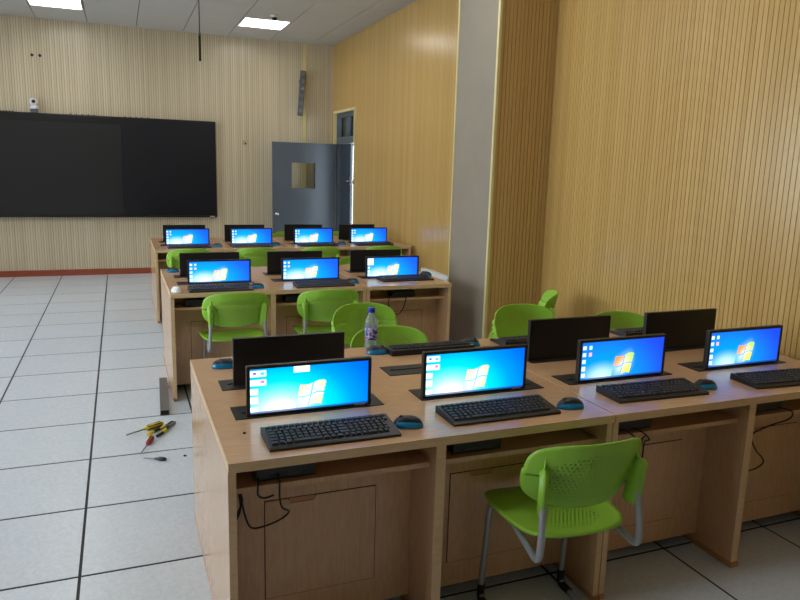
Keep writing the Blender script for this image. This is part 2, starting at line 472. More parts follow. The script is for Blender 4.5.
# column beside the middle desks
CX, CY0, CY1 = 2.88, 1.99, 2.68
column = slab('wall_column', [(CX, XR-.001, CY0+.017, CY1, 0, H)], 'grey plastered column with slatted side', material=M['plaster'])
grooved('slat_panel', column, (CX+.012, CY0+.016), XR-CX-.013, 0, H, 0, -1, M['wall_col'])
slab('trim_1', [(CX-.008, CX+.014, CY0-.006, CY0+.022, 0, H)], 'pale yellow corner trim on the near edge of the grey column', material=M['trim'])
slab('trim_2', [(CX-.006, CX+.008, CY1-.012, CY1+.008, 0, H)], 'pale yellow trim on the far edge of the grey column', material=M['trim'])
slab('trim_3', [(2.905, 2.965, YF-.03, YF-.0165, .086, H)], 'pale yellow vertical strip on the front wall behind the speaker', material=M['trim'])

# door with transom
door = thing('door_1', 'open grey-blue steel door with square window', None, (XR, DY1, 0), 0, None, 'structure')
W_ = DY1-DY0
tm = MB()
for r in ((-.03, .012, -W_-.03, -W_+.006, 0, DZ+.03), (-.03, .012, -.006, .03, 0, DZ+.03), (-.03, .012, -W_+.006, -.006, DZ-.006, DZ+.03)): tm.box(*r)
obj('architrave', tm, M['trim'], door)
fr = MB().box(.012, .12, -W_+.0, -W_+.05, 0, DZ-.006).box(.012, .12, -.05, 0, 0, DZ-.006).box(.012, .12, -W_+.05, -.05, DZ-.07, DZ-.006).box(.012, .12, -W_+.05, -.05, 1.99, 2.09).box(.012, .12, -.52, -.48, 2.09, DZ-.07)
obj('door_frame', fr, M['door'], door)
obj('transom_pane', MB().box(.06, .066, -.48, -.05, 2.09, DZ-.07), M['glass'], door)
obj('transom_pane', MB().box(.06, .066, -W_+.05, -.52, 2.09, DZ-.07), M['glass'], door)
# open leaf: hinged at the far jamb, swung into the room beside the front wall
leaf = bpy.data.objects.new('door_leaf', None); COL.objects.link(leaf); leaf.parent = door
leaf.location = (-.012, -.032, 0); leaf.rotation_euler = (0, 0, math.radians(183.4)-PI)
lw, wx0, wx1, wz0, wz1 = 1.0, .335, .71, 1.30, 1.685
mb = MB().box(-lw, -wx1, -.022, .022, .01, 1.985).box(-wx0, 0, -.022, .022, .01, 1.985).box(-wx1, -wx0, -.022, .022, .01, wz0).box(-wx1, -wx0, -.022, .022, wz1, 1.985)
obj('leaf_panel', mb, M['door'], leaf)
obj('leaf_pane', MB().box(-wx1, -wx0, -.004, .004, wz0, wz1), M['glass'], leaf)
obj('knob', MB().lathe([(0, -.07), (.02, -.068), (.027, -.055), (.02, -.04), (.011, -.036), (.011, -.03), (.03, -.028), (.03, -.022)], (-.94, 0, .91), 16, 'y'), M['chrome'], leaf)
# second leaf, nearly shut, on the corridor side of the frame
leaf2 = bpy.data.objects.new('door_leaf', None); COL.objects.link(leaf2); leaf2.parent = door
leaf2.location = (.09, -.052, 0)
obj('leaf_panel', MB().box(-.02, .02, -.50, 0, .01, 1.985, .003), M['door_dark'], leaf2)
obj('lever_handle', MB().box(-.035, -.0205, -.49, -.445, 1.36, 1.5, .004).box(-.075, -.035, -.48, -.455, 1.42, 1.445, .004), M['black'], leaf2)
obj('lock_plate', MB().lathe([(0, -.045), (.028, -.043), (.032, -.031), (.032, -.0305)], (0, -W_-.075+.052, 1.43), 16, 'x'), M['white_gloss'], door, (.0145-.03, 0, 0))
# corridor beyond the door
slab('wall_corridor', [(5.3, 5.4, 5.0, 10.2, -.06, 3.2)], 'white corridor wall beyond the door', material=M['white_gloss'])
slab('floor_corridor', [(XR+.2, 5.3, 5.0, 10.2, -.06, -.005)], 'pale corridor floor beyond the door', material=M['white_gloss'])
slab('ceiling_corridor', [(XR+.2, 5.4, 5.0, 10.2, 3.2, 3.3)], 'corridor ceiling beyond the door', material=M['plaster'])
slab('wall_corridor_end', [(XR+.2, 5.4, 10.2, 10.3, 2.05, 3.3)], 'beige lintel at the bright end of the corridor', material=M['plaster'])

# ------------------------------------------------------------------ desks
def desk(name, label, x, y, n, mats, open_slots=(), skip_far=False):
    """double-sided computer desk, n stations wide, origin at its near left floor corner"""
    Wd, D, ZT = 0.70*n, 1.186, 0.76
    t = thing(name, label, 'desk', (x, y, 0), 0, 'double-sided computer desks')
    obj('desktop', cached('desktop%d' % n, lambda: MB().box(.0025, Wd-.0025, .002, D-.002, ZT-.03, ZT)), M['desk_top'], t)
    for (a0, a1, b0, b1) in ((.0005, .0024, 0, D), (Wd-.0024, Wd-.0005, 0, D), (.0024, Wd-.0024, 0, .0019), (.0024, Wd-.0024, D-.0019, D)):
        obj('edge_band', cached('band%d%.4f%.4f' % (n, a0, b0), lambda: MB().box(a0, a1, b0, b1, ZT-.0302, ZT+.0003)), M['desk_edge'], t)
    for k in range(n+1):
        px = 0.0 if k == 0 else (Wd-.025 if k == n else k*.70-.018)
        th = .025 if k in (0, n) else .036
        up = obj('upright_panel', cached('upright%.3f' % th, lambda: MB().box(0, th, .012, D-.012, .022, ZT-.0305, .0015)), M['desk_side'], t, (px, 0, 0))
        for e in (0, 1): obj('edge_strip', cached('edge_strip%.3f%d' % (th, e), lambda: MB().box(.0005, th-.0005, *((.0108, .0118) if e == 0 else (D-.0118, D-.0108)), .0225, ZT-.031)), M['desk_edge'], up)
        obj('plinth', cached('plinth%.3f' % th, lambda: MB().box(-.004 if th > .03 else 0, th+(.004 if th > .03 else 0), .004, D-.004, 0, .0215, .003)), M['plinth'], t, (px, 0, 0))
    for k in range(n):
        x0 = (.0255 if k == 0 else k*.70+.0185); x1 = (Wd-.0255 if k == n-1 else (k+1)*.70-.0185)
        w = round(x1-x0, 4)
        for side in (0, 1):
            Y = (lambda a, b: (a, b)) if side == 0 else (lambda a, b: (D-b, D-a))
            obj('shelf', cached('shelf%s%d' % (w, side), lambda: MB().box(0, w, *Y(.06, .2135), .632, .65, .0015)), M['desk_side'], t, (x0, 0, 0))
            obj('back_panel', cached('backp%s%d' % (w, side), lambda: MB().box(0, w, *Y(.214, .232), .055, ZT-.031)), M['desk_side'], t, (x0, 0, 0))
            # access door let into the back panel: thin dark reveal, door proud of it, finger notch in its top edge
            dx0, dx1, dz0, dz1 = .122, .122+.395, .155, .515
            obj('door_reveal', cached('reveal%d' % side, lambda: MB().box(dx0-.003, dx1+.003, *Y(.2132, .2138), dz0-.003, dz1+.003)), M['seam_dark'], t, (x0, 0, 0))
            def dm():
                a, b = dx0+.085, dx0+.17
                bm = bmesh.new(); y0, y1 = Y(.2108, .213)
                pts = [(dx0, dz0), (dx1, dz0), (dx1, dz1), (b+.006, dz1), (b, dz1-.018), (a, dz1-.018), (a-.006, dz1), (dx0, dz1)]
                mb = MB(); vs = [(px, y0, pz) for px, pz in pts]+[(px, y1, pz) for px, pz in pts]; nn = len(pts)
                mb.add(vs, [tuple(range(nn)), tuple(range(2*nn-1, nn-1, -1))]+[((k2+1) % nn, k2, nn+k2, nn+(k2+1) % nn) for k2 in range(nn)])
                bm.free(); return mb
            dr = obj('access_door', cached('adoor%d' % side, dm), M['desk_side'], t, (x0, 0, 0))
            obj('finger_pull', cached('pull%d' % side, lambda: MB().box(dx0+.082, dx0+.173, *Y(.2125, .2131), dz1-.017, dz1+.001)), M['plinth'], dr)
            # black slot plate round the lifting monitor
            cxs = k*.70+.35+(mats[k] if side == 0 else 0)
            pl = obj('slot_plate', cached('plate%d' % side, lambda: MB().box(-.274, .274, *Y(.357, .492), ZT+.0002, ZT+.003, .001)), M['plate'], t, (cxs, 0, 0))
            obj('slot_lip', cached('lip%d' % side, lambda: MB().box(-.245, .245, *Y(.412, .424), ZT+.0031, ZT+.0062, .001)), M['black'], pl)
    return t

R3, R2, R1 = -0.828, 2.05, 4.61
desk('computer_desk', 'long beech double-sided computer desk in front, left unit with open knee bays', .475, R3, 2, (0, 0))
desk('computer_desk', 'beech double-sided computer desk in front, right unit running to the slatted wall', 1.878, R3, 2, (-.03, -.03))
desk('computer_desk', 'beech double-sided computer desk in the middle row, wider left unit', .50, R2, 2, (0, 0))
desk('computer_desk', 'narrow one-seat beech computer desk in the middle row beside the grey column', 1.903, R2, 1, (0, 0))
desk('computer_desk', 'beech double-sided computer desk in the farthest row, left unit below the board', .52, R1, 2, (0, 0))
desk('computer_desk', 'beech double-sided computer desk in the farthest row, right unit near the door', 1.923, R1, 2, (0, 0))

# ------------------------------------------------------------------ screens
def sm(a, b, x):
    t = max(0, min(1, (x-a)/(b-a))); return t*t*(3-2*t)
def mix(a, b, t): return tuple(p*(1-t)+q*t for p, q in zip(a, b))
def picture(u, v, var):
    bright = var in ('bright_window', 'bright')  # bright: overexposure painted in; plain blue: same desktop darkened for viewing angle
    ax, ay = u*2.45, v
    d = math.hypot((ax-.60)*.72, (ay-.0)*1.0) if bright else math.hypot((ax-.62)*.8, (ay-.02)*1.15)
    deep = (.012, .055, .62) if not bright else (.0, .10, .95)
    mid = (.0, .30, .95) if not bright else (.0, .55, 1.0)
    glow = (.55, .85, 1.0) if not bright else (.95, 1.0, 1.0)
    soft = var in ('mid', 'corner_window')
    if soft: mid, deep, glow = (.0, .42, 1.0), (.01, .09, .85), (.8, .97, 1.0)
    c = mix(mid, deep, sm(.25, 1.75, d))
    c = mix(glow, c, sm(.0, .72 if bright or soft else .58, d))
    c = mix(c, (.0, .9, 1.0), .35*(1-sm(.1, .5, abs(d-.62)))) if bright else c
    # four-pane waving flag
    lx = (u-.50)/.108; ly = (v-.33)/.29
    sk = lx-ly*.22; wv = ly-.16*math.sin(sk*2.6)
    if abs(sk) < 1 and abs(wv) < .92 and abs(sk) > .06 and abs(wv) > .06:
        col = {(0, 1): (1.0, .26, .05), (1, 1): (.45, .80, .08), (0, 0): (.10, .42, .85), (1, 0): (1.0, .72, .04)}[(int(sk > 0), int(wv > 0))]
        hl = (1, 1, .9)
        k = .55*(1-sm(0, 1.25, math.hypot(sk, wv))) + (.42 if bright else (.3 if soft else .0))
        c = mix(col, hl, min(.85, k))
    elif math.hypot(sk, wv*.9) < 1.5 and not bright:
        c = mix(c, (.55, .85, 1), .18*(1-sm(.8, 1.5, math.hypot(sk, wv*.9))))
    # desktop icons down the left edge
    if bright:
        boxes = [(.0, .13, .82, .95), (.0, .13, .62, .76), (.0, .062, .42, .56), (.0, .062, .22, .38), (.0, .062, .03, .14)]
        if var == 'bright_window': boxes.append((.355, .49, .86, 1.0))
        for (a, b, p, q) in boxes:
            if a <= u <= b and p <= v <= q:
                c = (.95, .97, 1.0)
                if b == .13 and .02 < u < .05 and p > .8 and .02 < q-v < .08: c = (.1, .1, .5)
                if b == .13 and .085 < u < .12 and p > .8 and .02 < q-v < .09: c = (.05, .6, .9)
                if b == .13 and .085 < u < .12 and p < .8 and .02 < q-v < .08: c = (.9, .2, .5)
    else:
        for (a, p, cc) in [(.03, .86, (.7, .8, .95)), (.10, .86, (.5, .9, 1.0)), (.03, .68, (.6, .75, .95)), (.10, .68, (1.0, .45, .55)), (.03, .50, (.65, .85, 1)), (.03, .30, (.9, .95, 1)), (.03, .12, (.9, .95, 1))]:
            if abs(u-a) < .017 and abs(v-p) < .05: c = cc
        if var == 'corner_window' and u < .12 and .62 < v < .98: c = (.95, .97, 1)
    if v < .045: c = mix(c, (.01, .04, .22), .8)
    return c
SW, SH = 0.432, 0.168
def screen_mesh(var, nu=150, nv=60):
    if ('screen', var) in CACHE: return CACHE[('screen', var)]
    vs = [(-SW/2+SW*i/nu, 0, SH*j/nv) for j in range(nv+1) for i in range(nu+1)]
    fs = [(j*(nu+1)+i, j*(nu+1)+i+1, (j+1)*(nu+1)+i+1, (j+1)*(nu+1)+i) for j in range(nv) for i in range(nu)]
    me = bpy.data.meshes.new('screen_'+var); me.from_pydata(vs, [], fs); me.update()
    a = me.color_attributes.new('picture', 'FLOAT_COLOR', 'POINT')
    flat = []
    for j in range(nv+1):
        for i in range(nu+1):
            flat += [*picture(i/nu, j/nv, var), 1.0]
    a.data.foreach_set('color', flat)
    me.materials.append(M['screen']); CACHE[('screen', var)] = me
    return me

def monitor(label, cx, cy, face, var='blue', top=.947, group=None, sticker=False):
    """lifting monitor standing in its desk slot; face -1 looks toward the camera side, +1 away"""
    t = thing('monitor', label, 'monitor', (cx, cy, .7665), 0 if face < 0 else PI, group)
    hgt = top-.7665
    obj('housing', cached('housing%.3f' % hgt, lambda: MB().box(-.228, .228, .0, .021, 0, hgt, .003)), M['black'], t)
    if face < 0:
        sz = (hgt-.017)/SH; zt = .006+SH*sz
        so = obj('screen', screen_mesh(var), M['screen'], t, (0, -.0008, .006)); so.scale = (1, 1, sz)
        obj('bezel', cached('bezel%.4f' % hgt, lambda: MB().box(-.228, -.2165, -.003, -.0002, 0, hgt).box(.2165, .228, -.003, -.0002, 0, hgt).box(-.2165, .2165, -.003, -.0002, zt+.0002, hgt).box(-.2165, .2165, -.003, -.0002, 0, .0055)), M['black'], t)
        if sticker: obj('sticker', cached('msticker', lambda: MB().box(.165, .205, -.0042, -.0031, .0008, .005)), M['sticker'], t)
    else:
        obj('screen', cached('screen_dark', lambda: MB().box(-.2165, .2165, -.0012, -.0002, .006, .165)), M['board'], t)
    return t

MY = .37   # screen plane behind the near desk edge
ORD = ['leftmost', 'second from left', 'third from left', 'rightmost']
g3 = 'monitors facing us on the nearest desks'
monitor('raised black monitor with bright desktop and white window patch, leftmost in front', .820, R3+MY, -1, 'bright_window', .945, g3, True)
monitor('raised black monitor with bright blue desktop, second from left in front', 1.487, R3+MY, -1, 'bright', .947, g3, True)
monitor('raised black monitor with blue desktop coloured darker for its viewing angle on front right desk, left one', 2.20, R3+MY, -1, 'blue', .946, g3)
monitor('raised black monitor with blue desktop coloured darker for its viewing angle nearest the slatted wall in front', 2.905, R3+MY, -1, 'blue', .945, g3)
for k, x in enumerate((.875, 1.565, 2.245)):
    monitor('raised black monitor with blue desktop on the middle row, %s of three' % ['leftmost', 'centre', 'rightmost'][k], x, R2+MY, -1, 'corner_window' if k == 2 else 'mid', .936, 'monitors facing us on the middle row')
for k, x in enumerate((.87, 1.555, 2.26, 2.93)):
    monitor('raised black monitor with blue desktop on the farthest row, %s of four' % ORD[k], x, R1+MY, -1, 'mid', .942, 'monitors facing us on the farthest row')
FYb = 1.186-.412+.0   # screen plane of the far-side stations
gb = 'monitors seen from behind on the far sides of the desks'
for (x, l) in ((.827, 'plain black back of a raised monitor behind the leftmost front screen'), (2.180, 'plain black back of a raised monitor left of the front right screens'), (2.855, 'plain black back of a raised monitor closest to the slatted wall')):
    monitor(l, x, R3+.745, 1, top=.958, group=gb)
for k, x in enumerate((.85, 1.53, 2.235)):
    monitor('plain black back of a raised monitor in the middle row, %s of three' % ['leftmost', 'centre', 'rightmost'][k], x, R2+.765, 1, top=.945, group=gb)
for k, x in enumerate((.87, 1.54, 2.235, 2.905)):
    monitor('plain black back of a raised monitor in the farthest row, %s of four' % ORD[k], x, R1+.765, 1, top=.950, group=gb)

# ------------------------------------------------------------------ keyboards and mice
def kb_body():
    mb = MB()
    pr = [(-.078, 0), (.078, 0), (.078, .026), (.066, .027), (-.07, .012), (-.078, .008)]
    hw = .218; vs = []
    for x, s in ((-hw, 1), (hw, 1)): vs += [(x, y, z) for y, z in pr]
    n = len(pr)
    mb.add(vs, [tuple(range(n))[::-1], tuple(range(n, 2*n))]+[(k, (k+1) % n, n+(k+1) % n, n+k) for k in range(n)])
    return mb
def kb_keys():
    mb = MB()
    slope = (.027-.012)/(.136)
    rows = [(.052, .016), (.030, .019), (.010, .019), (-.010, .019), (-.030, .019), (-.050, .019)]
    for ri, (yc, dep) in enumerate(rows):
        x = -.208
        widths = [.0165]*21
        if ri == 5: widths = [.022, .018, .020, .095, .020, .018, .022, .0165, .0165, .0165, .0165, .033, .0165, .0165]
        elif ri in (2, 3, 4): widths = [.026]+[.0165]*10+[.033]+[.0165]*7
        for w in widths:
            if x+w > .211: break
            z = .012+slope*(yc+.07)+.0002
            x0, x1, y0, y1 = x+.0012, x+w+.0008, yc-dep/2+.001, yc+dep/2-.001
            i = .0018; dz0 = slope*(y0-yc); dz1 = slope*(y1-yc); h = .0065
            vs = [(x0, y0, z+dz0), (x1, y0, z+dz0), (x1, y1, z+dz1), (x0, y1, z+dz1), (x0+i, y0+i, z+dz0+h), (x1-i, y0+i, z+dz0+h), (x1-i, y1-i, z+dz1+h), (x0+i, y1-i, z+dz1+h)]
            mb.add(vs, [(4, 5, 6, 7), (0, 1, 5, 4), (1, 2, 6, 5), (2, 3, 7, 6), (3, 0, 4, 7)])
            x += w+.0033
    return mb
def keyboard(label, x, y, rz=0, group='keyboards'):
    t = thing('keyboard', label, 'keyboard', (x, y, .7604), math.radians(rz), group)
    obj('keyboard_body', cached('kb_body', kb_body), M['kb_body'], t)
    obj('keys', cached('kb_keys', kb_keys), M['key'], t, kind='stuff')
    obj('sticker', cached('kb_sticker', lambda: MB().box(-.214, -.196, .0675, .0755, .0268, .0276)), M['sticker'], t)
    return t
def dome(rx, ry, rz, z0=0.0, nu=20, nv=8, shape=2.4, cut=0.0):
    vs = []; fs = []
    for j in range(nv+1):
        e = cut+(PI/2-cut)*j/nv; c, s = math.cos(e)**.7, math.sin(e)
        for i in range(nu):
            t = 2*PI*i/nu
            ct, st = math.cos(t), math.sin(t)
            q = (abs(ct)**shape+abs(st)**shape)**(-1/shape)
            vs.append((rx*c*ct*q, ry*c*st*q, z0+rz*s))
    for j in range(nv):
        for i in range(nu):
            a, b = j*nu+i, j*nu+(i+1) % nu
            fs.append((a, b, b+nu, a+nu))
    fs.append(tuple(range(nu))[::-1])
    return vs, fs
def mouse(label, x, y, rz, white=False, group='mice'):
    t = thing('mouse', label, 'mouse', (x, y, .7605), math.radians(rz), group)
    obj('mouse_body', cached('mouse_body', lambda: MB().add(*dome(.0325, .053, .030), smooth=True)), M['white_gloss'] if white else M['blue_gloss'], t)
    obj('mouse_top', cached('mouse_top', lambda: MB().add(*dome(.0285, .052, .0375, 0.0, cut=.28), smooth=True)), M['white_gloss'] if white else M['mouse_top'], t)
    obj('scroll_wheel', cached('mouse_wheel', lambda: MB().cyl((-.0035, .024, .03), (.0035, .024, .03), .0085, n=14)), M['rubber'], t)
    return t
for k, (x, y, r) in enumerate(((.826, -.702, 0), (1.467, -.678, 0), (2.195, -.658, -2), (2.89, -.69, -4))):
    keyboard('black keyboard below the ' + ['leftmost front screen', 'second front screen from left', 'third front screen from left', 'front screen nearest the slatted wall'][k], x, y, r, 'keyboards on the nearest desks')
for k, (x, y, r) in enumerate(((1.10, -.70, 70), (1.762, -.705, 78), (2.462, -.668, 80))):
    mouse('black and blue mouse right of the %s front keyboard' % ['leftmost', 'second', 'third'][k], x, y, r, group='mice on the nearest desks')
for k, (x, y) in enumerate(((.845, 2.145), (1.60, 2.17), (2.31, 2.30))):
    keyboard('black keyboard on the middle row, %s of three' % ['leftmost', 'centre', 'rightmost'][k], x, y, 0, 'keyboards on the middle row')
mouse('small white mouse at the left front corner of the middle row', .545, 2.125, 15, True, 'mice on the middle row')
for k, (x, y) in enumerate(((1.105, 2.17), (1.845, 2.24), (2.557, 2.46))):
    mouse('dark mouse on the middle row, %s of three' % ['leftmost', 'centre', 'rightmost'][k], x, y, 80, group='mice on the middle row')
mouse('dark mouse at the far left corner of the middle row', .585, 3.06, 80, group='mice on the middle row')
for k, x in enumerate((.87, 1.52, 2.26, 2.93)):
    keyboard('black keyboard on the farthest row, %s of four' % ORD[k], x, R1+.18, 0, 'keyboards on the farthest row')
for k, (x, y) in enumerate(((1.165, 4.83), (1.80, 4.86), (2.56, 4.84))):
    mouse('dark mouse on the farthest row, %s of three' % ['leftmost', 'centre', 'rightmost'][k], x, y, 80, group='mice on the farthest row')
# far side of the nearest desks
for k, (x, l) in enumerate(((1.59, 'black keyboard on the far side of the front left desk, beside the water bottle'), (2.20, 'black keyboard on the far side behind the front right screens, left one'), (2.95, 'black keyboard on the far side closest to the slatted wall'))):
    keyboard(l, x, .235, 180, 'keyboards on the far side of the nearest desks')
for (x, y, l) in ((.603, .197, 'blue mouse at the far left corner of the front desk'), (1.325, .235, 'dark mouse beside the foot of the water bottle'), (1.83, .25, 'dark mouse on the far edge between the two front desks')):
    mouse(l, x, y, -100, group='mice on the far side of the nearest desks')

# ------------------------------------------------------------------ chairs
def sup(a, b, n):
    """square -1..1 to a superellipse of exponent n"""
    r = max(abs(a), abs(b))
    if r < 1e-6: return (0, 0)
    l = math.hypot(a, b); ca, cb = a/l, b/l
    rs = (abs(ca)**n+abs(cb)**n)**(-1/n)
    return (ca*rs*r, cb*rs*r)
def back_fn(a, b):
    x, z = sup(a, b, 4.4)
    hw = .222*(1-.07*max(0, -z)**1.5-.03*max(0, z)**2)
    X = x*hw
    Z = .678+.122*z-.012*(x*x)*(1 if z > 0 else -1.6)
    Y = -.228+.092*abs(x)**2.2-.034*z+.012*z*z
    return (X, Y, Z)
def seat_fn(a, b):
    x, y = sup(a, b, 4.2)
    X = x*.212*(1-.08*max(0, -y))
    Y = .015+.205*y
    Z = .452+.012*x*x-.03*max(0, y-.55)**1.2*1.2+.018*max(0, -y-.5)
    return (X, Y, Z)
def chair(label, x, y, deg, group):
    t = thing('chair', label, 'chair', (x, y, 0), math.radians(deg), group)
    obj('seat', cached('seat', lambda: MB().shell(seat_fn, 28, 28, .009)), M['green_seat'], t)
    obj('backrest', cached('backrest', lambda: MB().shell(back_fn, 36, 26, .006)), M['green_hole'], t)
    for s in (-1, 1):
        def leg():
            p = fillet([(s*.170, -.02, .432), (s*.170, .165, .432), (s*.177, .20, .013), (s*.181, -.235, .013)], .045)
            return MB().tube(p, .0115, 10)
        obj('leg', cached('leg%d' % s, leg), M['tube'], t)
        def support():
            p = fillet([(s*.165, .0, .430), (s*.182, -.11, .424), (s*.190, -.222, .402), (s*.186, -.226, .48), (s*.176, -.204, .62)], .05)
            return MB().tube(p, .0118, 10)
        obj('back_support', cached('support%d' % s, support), M['tube'], t)
        def sleeve():
            p = fillet([(s*.1750, .193, .075), (s*.177, .199, .0145), (s*.1785, .13, .0145)], .035)
            return MB().tube(p, .0145, 10)
        obj('foot_sleeve', cached('sleeve%d' % s, sleeve), M['rubber'], t)
        obj('foot_sleeve', cached('sleeve_b%d' % s, lambda: MB().tube([(s*.1808, -.19, .0145), (s*.181, -.238, .0145)], .0145, 10)), M['rubber'], t)
        def bracket():
            mb = MB(); bm = bmesh.new(); bmesh.ops.create_cube(bm, size=1)
            for v in bm.verts:
                v.co = Vector((v.co.x*.032, v.co.y*(.060 if v.co.z < 0 else .048), v.co.z*.165))
            bmesh.ops.bevel(bm, geom=bm.edges[:], offset=.009, segments=3, affect='EDGES')
            mb.frombm(bm, Matrix.Translation((s*.174, -.198, .632)) @ Matrix.Rotation(s*.48, 4, 'Z') @ Matrix.Rotation(.13, 4, 'X'), smooth=True)
            return mb
        br = obj('bracket', cached('bracket%d' % s, bracket), M['green'], t)
        obj('rib', cached('rib%d' % s, lambda: MB().cyl((s*.174, -.196, .705), (s*.170, -.192, .752), .0055, .002, n=8)), M['green'], br)
        for q, zz in enumerate((-.055, -.005, .05)):
            Mx = Matrix.Translation((s*.174, -.198, .632)) @ Matrix.Rotation(s*.48, 4, 'Z') @ Matrix.Rotation(.13, 4, 'X')
            obj('screw', cached('screw%d_%d' % (s, q), lambda: MB().cyl(Mx @ Vector((.0145, -.014, zz)), Mx @ Vector((.0168, -.014, zz)), .0045, n=10)), M['rubber'], br)
    obj('cross_bar', cached('crossbar', lambda: MB().tube([(-.18, .06, .4325), (.18, .06, .4325)], .009, 8)), M['tube'], t)
    return t
chair('bright green perforated plastic chair pulled out in the foreground', 1.603, -.875, -3, 'green chairs')
chair('green plastic chair tucked at the left seat of the middle row', .905, 2.03, 2, 'green chairs')
chair('green plastic chair tucked at the centre seat of the middle row', 1.56, 2.02, -3, 'green chairs')
chair('green plastic chair standing behind the water bottle, facing the front desk', 1.61, 1.02, 190, 'green chairs')
chair('green plastic chair tucked under the far side of the front desk, right of the bottle', 1.505, .375, 180, 'green chairs')
chair('green plastic chair in front of the slatted column side, facing us', 2.555, .745, 179, 'green chairs')
chair('green plastic chair turned sideways behind another in the wall corner', 2.87, 1.45, 58, 'green chairs')
chair('green plastic chair tucked behind the front right screens by the slatted wall', 3.015, .39, 180, 'green chairs')
for k, (x, d) in enumerate(((.83, 3), (1.50, 0), (2.185, 0), (2.91, 0))):
    chair('green plastic chair tucked at the farthest desk row, %s of four' % ORD[k], x, 4.575, d, 'green chairs')
chair('green plastic chair on the far side of the middle row, near the grey column', 2.30, 3.28, 178, 'green chairs')
chair('green plastic chair beyond the farthest row in front of the open door, left one', 2.19, 5.84, 180, 'green chairs')
chair('green plastic chair beyond the farthest row in front of the open door, right one', 2.885, 5.84, 180, 'green chairs')

# ------------------------------------------------------------------ small computers on the shelves, cables
def mini_pc(label, x, y, w=.19):
    t = thing('mini_computer', label, 'computer', (x, y, .6503), 0, 'small computers on the under-desk shelves')
    obj('case', cached('pc_case%.2f' % w, lambda: MB().box(-w/2, w/2, -.055, .055, .004, .05, .004)), M['black'], t)
    obj('vent', cached('pc_vent', lambda: MB().box(-.05, .05, -.0562, -.0552, .012, .02)), M['key'], t)
    for s in (-1, 1): obj('foot', cached('pc_foot', lambda: MB().box(-.012, .012, -.04, .04, 0, .0039)), M['rubber'], t, (s*(w/2-.025), 0, 0))
    return t
FR3 = ['leftmost front desk bay', 'second front desk bay', 'third front desk bay', 'front desk bay by the slatted wall']
for k, x in enumerate((.665, 1.35, 2.03, 2.74)): mini_pc('small black computer on the shelf of the '+FR3[k], x, R3+.135)
for k, x in enumerate((.70, 1.40, 2.23)): mini_pc('small black computer on a middle row shelf, %s of three' % ['leftmost', 'centre', 'rightmost'][k], x, R2+.135)
for k, x in enumerate((.72, 1.42, 2.12, 2.82)): mini_pc('small black computer on a farthest row shelf, %s of four' % ORD[k], x, R1+.135)
def cable(label, pts, r=.0032):
    return tag(obj('power_cable', MB().tube(catmull(pts, 8), r, 7), M['rubber']), label, 'cable', 'black cables hanging in the desk bays')
yF = R3+.05; yk = R3+.15
cable('looping black cable hanging in the leftmost front desk bay', [(.64, R3+.077, .672), (.637, yF-.004, .655), (.64, yF+.01, .60), (.655, yF+.04, .55), (.69, yk, .50), (.665, yk+.03, .46), (.61, yk+.03, .445), (.565, yk, .465), (.54, yk-.03, .53), (.528, yk-.03, .60), (.535, yk-.02, .57), (.522, yk-.01, .53), (.518, yk, .50), (.535, yk+.02, .53), (.53, yk+.03, .59)])
cable('short black plug lead over the shelf edge in the leftmost front bay', [(.575, R3+.077, .668), (.57, yF-.004, .655), (.571, yF-.002, .625), (.59, yF, .612), (.62, yF+.004, .615)])
cable('black cable hanging in the third front desk bay', [(2.02, R3+.074, .668), (2.05, yF-.004, .655), (2.10, yF+.01, .615), (2.16, yk, .56), (2.185, yk+.03, .49), (2.19, yk+.04, .42), (2.16, yk+.04, .375), (2.10, yk+.04, .38)])
cable('black cable crossing under the shelf in the third front desk bay', [(1.98, R3+.077, .664), (2.0, yF-.004, .652), (2.06, yF+.01, .60), (2.12, yk-.03, .592), (2.17, yk, .595)])
cable('black cable looping in the front bay by the slatted wall', [(2.80, R3+.077, .668), (2.85, yF-.004, .655), (2.845, yF, .62), (2.79, yF+.05, .575), (2.735, yk-.02, .53), (2.765, yk-.02, .46), (2.84, yk, .40), (2.845, yk, .372), (2.79, yk, .352), (2.70, yk, .355)])
cable('thin black cable sagging in the right bay of the middle row', [(2.145, R2+.10, .664), (2.10, R2+.05, .657), (2.10, R2+.06, .60), (2.14, R2+.10, .54), (2.19, R2+.10, .515), (2.22, R2+.07, .56), (2.235, R2+.046, .645), (2.238, R2+.077, .668)], .004)

# ------------------------------------------------------------------ water bottle
bt = thing('water_bottle', 'clear plastic water bottle with blue cap and purple label', 'bottle', (1.325, .325, .7604), 0)
obj('bottle_body', MB().lathe([(0, .004), (.022, .0), (.029, .004), (.031, .012), (.029, .03), (.0305, .045), (.0305, .115), (.031, .125), (.029, .14), (.022, .158), (.0135, .172), (.0135, .186)], n=24), M['pet'], bt)
obj('bottle_label', MB().lathe([(.0312, .05), (.0315, .052), (.0315, .108), (.0312, .11)], n=24), M['bottle_print'], bt)
obj('bottle_cap', MB().lathe([(.0135, .181), (.0165, .182), (.0165, .203), (.015, .205), (0, .205)], n=20), M['cap'], bt)

